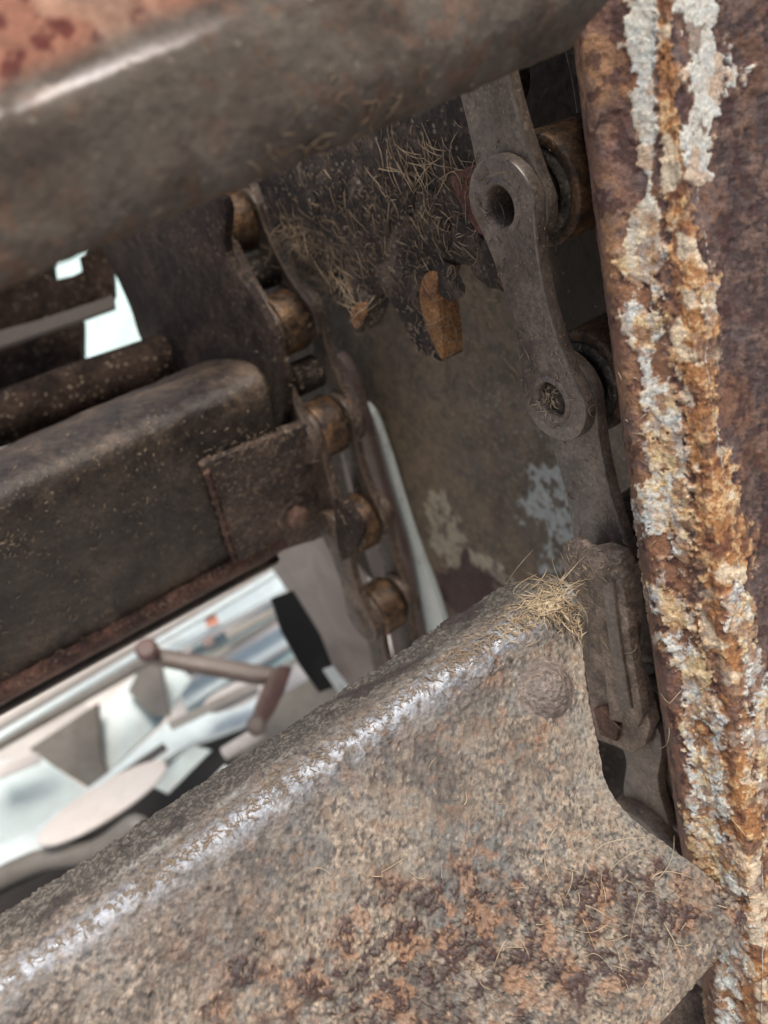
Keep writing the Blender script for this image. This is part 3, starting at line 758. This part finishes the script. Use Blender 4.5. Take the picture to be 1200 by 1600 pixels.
# ------------------------------------------------------------------ sprocket between the strands
def build_sprocket():
    SP = plane_c(C0+.010, 640, 380)
    t = thing('sprocket', SP.hit(620, 350), 'grimy toothed sprocket matted with hay between the near and far chains', 'sprocket')
    body = [(395, 200), (560, 60), (760, 100), (770, 200), (768, 300), (775, 360), (792, 400), (790, 440), (770, 450), (745, 440), (728, 418), (705, 412), (688, 420), (676, 440), (660, 470), (640, 480), (612, 462), (590, 462), (575, 470), (552, 472), (525, 458), (500, 425), (470, 395), (440, 375), (415, 330)]
    lp = pixloop(SP, body, 7)
    o = slab('sprocket_body', SP, lp, .009, M['sprocket'], t, bevel=.0014, wobble=.00012)
    # teeth: grimy front, rust orange worn flank
    def tooth(pts, flank, m):
        a = pixslab('tooth', SP, pts, .008, M['sprocket'], t, off=.0006, n=5, bevel=.001, wobble=.0001)
        pixslab('worn_flank', SP, flank, .007, m, a, off=.0014, n=4, bevel=.0004)
    tooth([(580, 420), (630, 405), (668, 420), (656, 440), (652, 470), (664, 510), (680, 545), (688, 566), (670, 560), (648, 545), (630, 512), (612, 478)], [(658, 438), (668, 426), (683, 428), (682, 455), (687, 500), (692, 540), (690, 562), (680, 545), (664, 508), (655, 470)], M['tooth_rust'])
    tooth([(742, 380), (770, 375), (796, 410), (794, 452), (776, 455), (752, 440)], [(776, 400), (790, 408), (792, 446), (782, 448), (776, 425)], M['red_rust'])
    tooth([(520, 440), (560, 450), (580, 465), (574, 490), (566, 512), (553, 524), (544, 505), (535, 475)], [(548, 482), (560, 474), (571, 476), (566, 498), (556, 514), (548, 502)], M['tooth_rust'])
    tooth([(690, 270), (712, 262), (745, 268), (760, 330), (755, 372), (735, 350), (715, 318)], [(703, 276), (722, 266), (748, 262), (756, 330), (752, 368), (730, 340), (712, 305)], M['red_rust'])
    # matted dirt clods on the face
    e = (SP.e1, SP.e2, SP.n)
    for i in range(16):
        x = rng.uniform(450, 740); y = rng.uniform(250, 440)
        if y > 250+(x-450)*.9+150: continue
        blob('dirt_clod', SP.hit(x, y, .0004), (rng.uniform(.003, .008), rng.uniform(.003, .007), rng.uniform(.0005, .0011)), M['sprocket'], t, .3, 350, i, 28, e)
    return SP
SPR = build_sprocket()

# ------------------------------------------------------------------ housing side sheet behind the chains
def build_wall():
    cw = C0+.060
    WP = plane_c(cw, 700, 700)
    poly_left = [(60, 300), (200, 400), (420, 520), (640, 560), (980, 690), (1200, 770), (1500, 880)]
    ny, nx = 420, 360
    ys = np.linspace(-150, 1300, ny); G = np.zeros((ny, nx, 3)); u = np.linspace(0, 1, nx)
    for i, y in enumerate(ys):
        xl = np.interp(y, [-150, 640, 760, 860, 985, 1300], [240, 400, 480, 540, 640, 760])
        for_j = xl+(1080-xl+ (y > 900)*60)*u
        rx = (for_j-600)/FPX; ry = (800-y)/FPX
        den = rx*A[0]+ry*A[1]-A[2]
        G[i, :, 0] = rx*cw/den; G[i, :, 1] = ry*cw/den; G[i, :, 2] = -cw/den
    n = facing(G); p = G.reshape(-1, 3); px, py = pix_of(G); X = px.ravel(); Y = py.ravel()
    m1 = fbm(p, 60, 5, 201); m2 = fbm(p, 380, 5, 202, .6); m3 = fbm(p, 160, 4, 203)
    col = np.ones((len(p), 3))*V(.112, .097, .078)
    col = mixc(col, (.155, .122, .09), ss(m1, .44, .62)*.8)
    col = mixc(col, (.050, .042, .035), ss(m3, .47, .36)*.35); col = mixc(col, (.20, .165, .12), ss(m2, .54, .62)*.35)
    col = mixc(col, (.155, .120, .080), ss(m3+(m2-.5)*.4, .52, .66)*.6*ss(X+Y*.2, 900, 640))
    band = np.exp(-((X-(600+(Y-560)*.42))/50)**2)*ss(Y, 480, 560)
    col = mixc(col, (.19, .145, .095), band*ss(m2, .42, .58)*.6)
    # light flecks on the upper right
    wd, wi = worley(p, 620, 205); fl = ss(wd, .36, .2)*(wi > .72)*ss(Y, 560, 620)*ss(Y, 800, 700)*ss(X, 660, 740)
    col = mixc(col, (.26, .27, .25), fl*.8)
    def blobm(cx, cy, rx, ry, ang=0., amp=1.2, k=.0):
        c, s_ = math.cos(math.radians(ang)), math.sin(math.radians(ang)); dx = X-cx; dy = Y-cy
        a = (dx*c+dy*s_)/rx; b = (-dx*s_+dy*c)/ry
        return ss(1-np.sqrt(a*a+b*b)+(m3-.5)*amp+(m2-.5)*amp*.8, k, k+.12)
    blue = np.maximum(blobm(882, 790, 26, 110, 8, 1.5), blobm(835, 770, 26, 50, 10, 2.4, .18))
    col = mixc(col, (.31, .35, .355), blue*ss(m2+(m1-.5)*.6, .36, .46)*.9)
    cream = np.maximum.reduce([blobm(700, 835, 26, 70, -20, .9), blobm(740, 880, 75, 20, 28, .9), blobm(800, 925, 50, 16, 30, .9)])
    col = mixc(col, (.38, .35, .28), cream*ss(m2, .30, .50)*.75)
    pur = np.maximum(blobm(735, 925, 60, 42, 10, .8), blobm(727, 880, 8, 28, 0, .5)); col = mixc(col, (.055, .032, .032), pur*.95)
    wall_shade = ss(Y, 640, 480)*ss(X, 560, 480)+ss(X, 830, 880)*ss(Y, 640, 560)+ss(Y, 420, 340)  # shade behind the chains, painted near-black into the sheet's colour
    wall_shade = wall_shade+ss(X-(600+(Y-640)*.33+ss(Y, 660, 560)*25), -10, -60)*.95
    col = mixc(col, (.014, .011, .009), np.clip(wall_shade, 0, 1)*.92)
    h = (m2-.5)*.0008+(fbm(p, 25, 2, 210)-.5)*.004+band*.0003-pur*.0004
    rg = np.clip(.6+.3*(m1-.5)-blue*.15, .3, .9)
    t = thing('chain_housing', on_c(700, 700, cw), 'dusty grey brown housing sheet with chipped pale blue paint behind the chains', 'housing')
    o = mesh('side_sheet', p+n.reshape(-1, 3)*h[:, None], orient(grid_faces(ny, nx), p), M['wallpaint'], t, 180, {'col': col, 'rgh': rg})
    solid(o, .002)
    cv = [P(200, -700, .20), P(2200, -700, .20), P(1900, -480, .44), P(330, -480, .44)]  # unseen sheet above the view, added to keep sky and sun off the interior
    cvp = plane3(cv[0], cv[1], cv[3]); slab('unseen_light_blocker', cvp, np.array([cvp.uv(q) for q in cv]), .004, M['wing'], t, bevel=.0005)
    # pale blue flange at its left edge and the purple brown guide rail
    s1 = pixslab('edge_flange', plane_c(cw-.004, 620, 800), [(563, 636), (578, 642), (598, 690), (646, 840), (694, 978), (705, 1100), (650, 1100), (640, 1000), (608, 890), (582, 780), (568, 700)], .003, M['stripblue'], None, n=4, bevel=.0006, wobble=.00015)
    tag(s1, 'narrow pale blue painted flange strip just right of the far chain', 'flange')
    s2 = pixslab('guide_rail', plane_c(cw-.010, 600, 800), [(520, 560), (548, 590), (575, 680), (600, 770), (630, 870), (652, 990), (670, 1090), (630, 1090), (600, 960), (560, 830), (530, 700)], .004, M['rail'], None, n=4, bevel=.0008, wobble=.0001)
    tag(s2, 'purple brown guide rail with chipped edge between far chain and pale strip', 'rail')
    s3 = pixslab('inner_sheet', plane_c(cw+.020, 520, 950), [(395, 820), (540, 780), (570, 900), (600, 1000), (640, 1150), (560, 1200), (520, 1075), (470, 960)], .002, M['pinkpanel'], None, n=4, bevel=.0004)
    tag(s3, 'dusty pinkish grey sheet below the end plate left of far rollers', 'panel')
build_wall()

# ------------------------------------------------------------------ things seen past the slats (out of focus)
def pl_at(x, y, d, n):
    o = P(x, y, d); n = nrm(n); e = nrm(np.cross(n, V(.2, 1, .1))); return Plane(o, e, np.cross(n, e))
def bgplate(name, pts, d, n, mat, label, cat, th=.006, group=None, straight=True, parent=None, **kw):
    cx = sum(p[0] for p in pts)/len(pts); cy = sum(p[1] for p in pts)/len(pts)
    o = pixslab(name, pl_at(cx, cy, d, n), pts, th, mat, parent, n=4, straight=straight, **kw)
    if parent is None: tag(o, label, cat, group)
    return o
UPC = UP
def bar(name, a, b, r, mat, label=None, cat=None, group=None, parent=None, seg=14):
    path = [a+(b-a)*t for t in np.linspace(0, 1, 6)]
    v, f = tube(path, r, seg); o = mesh(name, v, f, mat, parent, 50)
    if parent is None: tag(o, label, cat, group)
    return o
# upper left window: dark frame members in front of a bright painted sheet
bgplate('dark_crossmember', [(-160, 460), (40, 410), (76, 400), (81, 440), (108, 434), (128, 424), (124, 402), (132, 398), (138, 380), (172, 362), (178, 470), (130, 500), (-160, 560)], .46, V(.2, -.3, 1), M['tube'], 'black crossmember above the bright opening at the left edge', 'beam', .02)
bgplate('rusty_bracket', [(-160, 520), (60, 510), (127, 492), (127, 572), (60, 600), (-160, 680)], .50, V(.1, .2, 1), M['tube'], 'grimy brown plate left of the bright opening', 'bracket', .012)
bgplate('steel_strip', [(-160, 560), (60, 500), (176, 462), (178, 480), (128, 498), (-100, 575)], .445, V(.1, .0, 1), M['brown2'], 'thin grey brown steel strip crossing above the grimy plate', 'bar', .006)
mr = catmull([P(-240, 730, .36), P(0, 655, .37), P(120, 610, .38), P(230, 572, .39), P(300, 545, .40)], 6, False)
v, f = tube(mr, .0105, 20); o = mesh('support_tube', v, f, M['tube'], None, 180); tag(o, 'dark rusty support tube just above the rounded slat at left', 'tube')
bgplate('painted_hood', [(40, 330), (330, 300), (330, 620), (40, 640)], .85, V(-.1, .62, .8), M['cyan'], 'bright pale painted hood seen through the upper left opening', 'hood', .01)
# lower left: pale blue machine with trays, disc, rods
mach = thing('farm_machine', P(150, 1250, .9), 'pale blue and white machine body out of focus behind the slats', 'machine')
def mp(name, pts, d, n, mat, th=.006, **kw): return bgplate(name, pts, d, n, mat, None, None, th, parent=mach, **kw)
M['greyd2'] = plain('shadowed_machine_grey', (.035, .032, .03), .7, .3, 12, (.02, .018, .016))
mp('side_sheet', [(-200, 1240), (0, 1190), (60, 1180), (150, 1245), (60, 1330), (-200, 1420)], .80, V(.15, .45, .9), M['blue'])
mp('side_sheet', [(150, 1110), (250, 1020), (300, 1060), (250, 1130), (160, 1215), (155, 1180)], .86, V(.15, .5, .9), M['blue'])
mp('gusset', [(45, 1170), (150, 1100), (155, 1180), (165, 1212), (140, 1232), (80, 1195)], .83, V(-.3, .2, .9), M['greyd'])
mp('gusset', [(200, 1080), (230, 1020), (250, 1040), (262, 1120), (235, 1118)], .85, V(-.3, .2, .9), M['greyd'])
mp('tray_edge', [(-200, 1430), (-60, 1350), (60, 1290), (160, 1215), (260, 1130), (390, 1080), (430, 1085), (380, 1130), (300, 1160), (180, 1232), (110, 1290), (60, 1330), (-60, 1375)], .76, V(.0, .85, .55), M['white'])
mp('lower_sheet', [(-200, 1400), (60, 1325), (180, 1235), (300, 1160), (390, 1120), (460, 1160), (300, 1310), (100, 1430), (-200, 1560)], .84, V(.1, -.1, 1), M['greyd2'])
mp('belly_sheet', [(-200, 1500), (60, 1370), (200, 1300), (300, 1290), (120, 1420), (-200, 1640)], .80, V(.1, .05, 1), M['dim'])
# stacked pale slats behind
k = 0
for (x0, y0, x1, y1, wd_) in [(230, 1010, 470, 880, 22), (262, 1040, 480, 905, 26), (280, 1075, 470, 960, 26), (290, 1105, 500, 985, 22), (240, 985, 440, 870, 12), (300, 1010, 470, 930, 14), (200, 1035, 430, 900, 12)]:
    dd = .98+.02*k
    mp('louvre_slat', [(x0, y0), (x1, y1), (x1+8, y1+wd_), (x0+10, y0+wd_+4)], dd, V(.1*(k % 3), .8, .55), M['white'] if k % 2 == 0 else M['blue'], .004); k += 1
for (pts, dd, mm) in [([(150, 1232), (255, 1160), (262, 1170), (160, 1240)], .755, 'greyd2'), ([(262, 1128), (400, 1062), (404, 1074), (268, 1140)], .78, 'greyd'),
                      ([(-20, 1200), (60, 1176), (64, 1190), (-16, 1222)], .78, 'pinkwhite'), ([(230, 1225), (300, 1165), (330, 1172), (262, 1240)], .79, 'blue'), ([(180, 1330), (300, 1240), (312, 1252), (200, 1345)], .74, 'greyd'), ([(255, 1048), (300, 1022), (306, 1032), (262, 1060)], .90, 'greyd2'), ([(350, 985), (430, 945), (436, 956), (356, 998)], .91, 'greyd'), ([(300, 1250), (352, 1195), (360, 1206), (312, 1262)], .78, 'white')]:
    mp('frame_strip', pts, dd, V(.1, .4, .9), M[mm], .004)
mp('back_sheet', [(120, 1080), (380, 840), (560, 840), (560, 1120), (350, 1200), (200, 1200)], 1.15, V(.1, .6, .8), M['pinkwhite'], .004)
mp('orange_marker', [(318, 962), (334, 955), (342, 972), (324, 980)], .94, V(0, .4, .9), M['orange'], .004)
# disc
dc = pl_at(160, 1258, .70, V(-.20, .80, .62))
cen = dc.hit(160, 1255)
dlo = [(158+118*math.cos(a)*math.cos(math.radians(-32))-27*math.sin(a)*math.sin(math.radians(-32)), 1254+118*math.cos(a)*math.sin(math.radians(-32))+27*math.sin(a)*math.cos(math.radians(-32))) for a in np.linspace(0, 2*math.pi, 48, endpoint=False)]
o = pixslab('disc', dc, dlo, .0025, M['pinkwhite'], None, straight=True, bevel=.001); tag(o, 'dusty white round disc lying tilted between the lower left panels', 'disc')
d2 = pl_at(370, 1082, .80, V(-.2, .8, .62))
dl2 = [(372+62*math.cos(a)*math.cos(math.radians(-24))-17*math.sin(a)*math.sin(math.radians(-24)), 1082+62*math.cos(a)*math.sin(math.radians(-24))+17*math.sin(a)*math.cos(math.radians(-24))) for a in np.linspace(0, 2*math.pi, 40, endpoint=False)]
o = pixslab('disc', d2, dl2, .0025, M['pinkwhite'], None, straight=True, bevel=.001); tag(o, 'smaller pinkish disc half hidden under the linkage arm', 'disc')
bar('hydraulic_rod', P(-120, 1222, .62), P(470, 872, .78), .0028, M['white'], 'thin bright rod running diagonally below the dark slat', 'rod')
bar('white_pipe', P(-120, 1195, .70), P(470, 850, .86), .0075, M['pinkwhite'], 'wide off-white pipe parallel to and above the thin rod', 'pipe')
bar('shadow_pipe', P(-60, 1195, .66), P(230, 1032, .74), .0045, M['greyd'], 'dark grey pipe just under the thin bright rod', 'pipe')
ha = catmull([P(-60, 1400, .70), P(60, 1345, .70), P(150, 1330, .69), P(212, 1290, .68), P(205, 1330, .68), P(120, 1390, .69), P(-40, 1480, .70)], 8, False)
v, f = tube(ha, .008, 14); o = mesh('hose', v, f, M['greyd'], None, 180); tag(o, 'grey hose looping below the tilted white disc', 'hose')
for q, (x0, y0, x1, y1) in enumerate([(250, 985, 440, 880), (285, 1050, 480, 935), (330, 1100, 500, 1005), (150, 1120, 230, 1050)]):
    mp('dark_seam', [(x0, y0), (x1, y1), (x1+2, y1+7), (x0+4, y0+8)], .93, V(.1, .3, 1), M['greyd'], .004)
mp('red_mark', [(318, 1000), (332, 992), (334, 1004), (320, 1012)], .92, V(0, .4, .9), M['redbar'], .003)
# linkage arm and bracket
arm = thing('linkage_arm', P(330, 1035, .6), 'brown steel linkage arm with a red brown bracket at its right end', 'linkage')
pa = pl_at(330, 1035, .60, V(.05, .5, .85))
pixslab('arm_bar', pa, [(222, 1008), (240, 1010), (430, 1042), (436, 1062), (400, 1062), (232, 1030), (220, 1022)], .010, M['brownbar'], arm, straight=True, bevel=.0012)
pb = pl_at(425, 1090, .585, V(.3, .3, .9))
pixslab('bracket', pb, [(436, 1038), (458, 1042), (446, 1078), (430, 1112), (408, 1142), (392, 1134), (404, 1096), (420, 1060)], .010, M['redbar'], arm, straight=True, bevel=.0012)
c = P(232, 1018, .597); lathe('pivot_bolt', c, V(0, .4, .9), [(0, .007), (.006, .007), (.008, .005), (.008, .0001)], M['redbar'], arm, 20)
c = P(402, 1136, .58); lathe('pivot_bolt', c, V(0, .4, .9), [(0, .006), (.006, .006), (.008, .004), (.008, .0001)], M['brownbar'], arm, 20)
bgplate('dark_flap', [(424, 935), (458, 922), (500, 990), (532, 1070), (500, 1082), (470, 1040), (440, 985)], .52, V(.2, .2, 1), M['black'], 'black rubber flap between the pale louvres and dusty sheet', 'flap', .006)
bgplate('grey_bracket', [(430, 1090), (520, 1040), (560, 1100), (520, 1200), (330, 1230), (400, 1150)], .66, V(.1, .3, 1), M['greyd'], 'dim grey bracket just above the front slat edge', 'bracket', .01)
bar('short_pin', P(350, 1178, .60), P(408, 1142, .60), .0042, M['pinkwhite'], 'short pale pin above the front slat edge below the bracket', 'pin')
bgplate('pale_tab', [(505, 1045), (520, 1040), (545, 1072), (530, 1082)], .50, V(.1, .4, 1), M['stripblue'], 'small pale tab beside the lower end of the black flap', 'tab', .004)
# dark lump where the near slat meets the lower right
bgplate('frame_gusset', [(985, 1640), (1020, 1560), (1075, 1530), (1110, 1560), (1130, 1700), (985, 1700)], .245, V(-.1, .6, .8), M['cast'], 'grey brown gusset showing under the slat tip at lower right', 'gusset', .003)
bgplate('chain_guard', [(860, -120), (1010, -120), (1010, 500), (1040, 1000), (1100, 1400), (1150, 1750), (930, 1750), (930, 1300), (905, 1000), (890, 700), (880, 450), (868, 200)], .315, V(-.75, -.2, .5), M['dark'], 'black greasy guard strip deep behind the near chain', 'guard', .003)

# ------------------------------------------------------------------ straw, hay and chaff resting on what the rays hit
bpy.context.view_layer.update()
dg = bpy.context.evaluated_depsgraph_get()
def hit(x, y):
    r = ROT @ nrm(ray(x, y)); ok, loc, nor, idx, ob, mt = scene.ray_cast(dg, Vector(CAM), Vector(r), distance=.6)
    if not ok: return None
    p = (np.array(loc)-CAM) @ ROT; n = np.array(nor) @ ROT
    if n @ p > 0: n = -n
    return p, n
class Strands:
    def __init__(s): s.v = []; s.f = []
    def add(s, path, r, seg=4):
        path = np.asarray(path); n = len(path); b = len(s.v)
        tap = np.interp(np.linspace(0, 1, n), [0, .15, .8, 1], [.6, 1, .8, .25])
        v, f = tube(path, r, seg, tap); s.v += v; s.f += [tuple(i+b for i in q) for q in f]
def strand(st, x, y, L, r, lift=.3, ang=None, curl=.6, n=7, spread=1.):
    h = hit(x, y)
    if h is None: return
    p, nn = h; e = nrm(np.cross(nn, V(.1, .9, .3))); f = np.cross(nn, e)
    a = rng.uniform(0, 2*math.pi) if ang is None else ang+rng.normal(0, .5)
    d = e*math.cos(a)+f*math.sin(a); side = np.cross(nn, d); cv = rng.normal(0, curl); cv2 = rng.normal(0, curl*.5)
    ph = rng.uniform(0, lift)
    path = []
    for t in np.linspace(0, 1, n):
        path.append(p+nn*(r*1.1+L*(ph*t+.10*lift*math.sin(t*3.1)))+d*L*(t-.3)+side*L*(cv*(t-.3)**2+cv2*(t-.3)**3))
    st.add(path, r)
def scatter(name, regions, mat, label, cat='straw', group=None):
    st = Strands()
    for (cx, cy, sx, sy, rot, cnt, Lr, rr, lift, curl, nn) in regions:
        cr, sr = math.cos(math.radians(rot)), math.sin(math.radians(rot))
        for _ in range(cnt):
            a, b = rng.normal(0, sx), rng.normal(0, sy)
            strand(st, cx+a*cr-b*sr, cy+a*sr+b*cr, rng.uniform(*Lr), rng.uniform(*rr), lift, None, curl, nn)
    o = mesh(name, st.v, st.f, mat, None, 180)
    o['kind'] = 'stuff'; o['label'] = label; o['category'] = cat
    return o
fine = (.00008, .00016)
scatter('straw_tuft', [(858, 945, 24, 17, -25, 190, (.0015, .006), (.00006, .00020), .35, .7, 6), (890, 968, 24, 10, 40, 80, (.001, .004), (.00006, .00018), .4, .8, 5), (820, 970, 34, 9, -34, 120, (.0008, .003), (.00006, .00018), .4, .8, 5), (850, 925, 26, 14, 0, 18, (.007, .014), (.00006, .00013), .5, .9, 9), (860, 950, 10, 8, 0, 5, (.004, .006), (.0004, .0006), .2, .8, 6)],
        M['straw'], 'pale straw tuft caught at the top corner of the front slat')
scatter('slat_chaff', [(600, 1110, 190, 6, -34, 420, (.0004, .0018), (.00006, .00016), .25, .5, 4), (300, 1330, 230, 7, -34, 420, (.0004, .0016), (.00006, .00016), .25, .8, 4),
                       (760, 1000, 60, 7, -34, 180, (.0006, .003), (.00006, .00016), .5, .8, 5)],
        M['chaff'], 'line of short pale chaff along the bend of the front slat', 'chaff')
scatter('loose_straw', [(950, 1420, 90, 60, 0, 40, (.003, .013), (.00006, .00011), .10, .8, 8), (700, 1350, 260, 130, 0, 30, (.002, .006), (.00006, .00012), .1, .8, 6), (960, 1100, 50, 130, 0, 14, (.003, .008), (.00006, .0001), .3, .9, 7)],
        M['straw'], 'scattered single straws on the front slat face', 'straw')
scatter('hay_mat', [(535, 452, 24, 12, 30, 60, (.005, .012), fine, .3, .3, 6), (660, 256, 36, 18, -10, 46, (.005, .012), fine, .3, .45, 7), (462, 372, 8, 18, -30, 50, (.003, .009), fine, .4, .3, 5),
                    (650, 330, 70, 50, 0, 60, (.002, .006), fine, .2, .5, 5), (690, 360, 35, 35, 0, 40, (.002, .006), fine, .2, .5, 5)],
        M['straw2'], 'matted brown hay stuck to the sprocket face', 'hay')
scatter('hay_shreds', [(600, 350, 90, 80, 10, 900, (.0008, .003), (.00007, .00016), .25, .6, 4), (490, 400, 40, 30, 0, 160, (.003, .010), fine, .4, .9, 6)],
        M['hay_dark'], 'dark hay shreds packed over the sprocket', 'hay')
scatter('wall_chaff', [(640, 600, 90, 70, 30, 700, (.0008, .0026), (.00008, .0002), .12, .9, 4), (720, 700, 120, 110, 0, 420, (.0008, .003), (.00008, .0002), .1, .9, 4), (725, 560, 40, 40, 0, 30, (.003, .007), fine, .1, .5, 6)],
        M['chaff'], 'fine chaff dusted on the housing sheet', 'chaff')
scatter('mid_chaff', [(400, 760, 50, 50, 20, 260, (.0004, .0016), (.00010, .00020), .2, .5, 4), (390, 688, 34, 8, -20, 60, (.0006, .002), (.0001, .0002), .3, .5, 4), (200, 800, 180, 90, 0, 260, (.0004, .0014), (.00010, .00022), .15, .8, 4), (150, 950, 120, 70, -20, 100, (.001, .003), (.0001, .0002), .2, .8, 4), (20, 850, 25, 15, 0, 40, (.0005, .002), (.0001, .0002), .3, .5, 4)],
        M['chaff'], 'chaff and dust crumbs scattered on the dark middle slat', 'chaff')
scatter('chain_chaff', [(858, 622, 7, 11, 0, 60, (.0005, .0020), (.00008, .0002), .2, .9, 4), (840, 520, 45, 160, -14, 70, (.0002, .0008), (.00006, .00014), .1, .8, 4), (800, 320, 40, 50, 0, 24, (.0002, .0008), (.00006, .00014), .1, .8, 4), (850, 600, 8, 40, 0, 3, (.006, .009), (.00009, .00013), .03, .3, 8), (905, 880, 30, 22, 0, 70, (.0006, .0025), (.00007, .00014), .2, .5, 5)],
        M['straw'], 'tiny chaff flecks on the near chain plates', 'chaff')
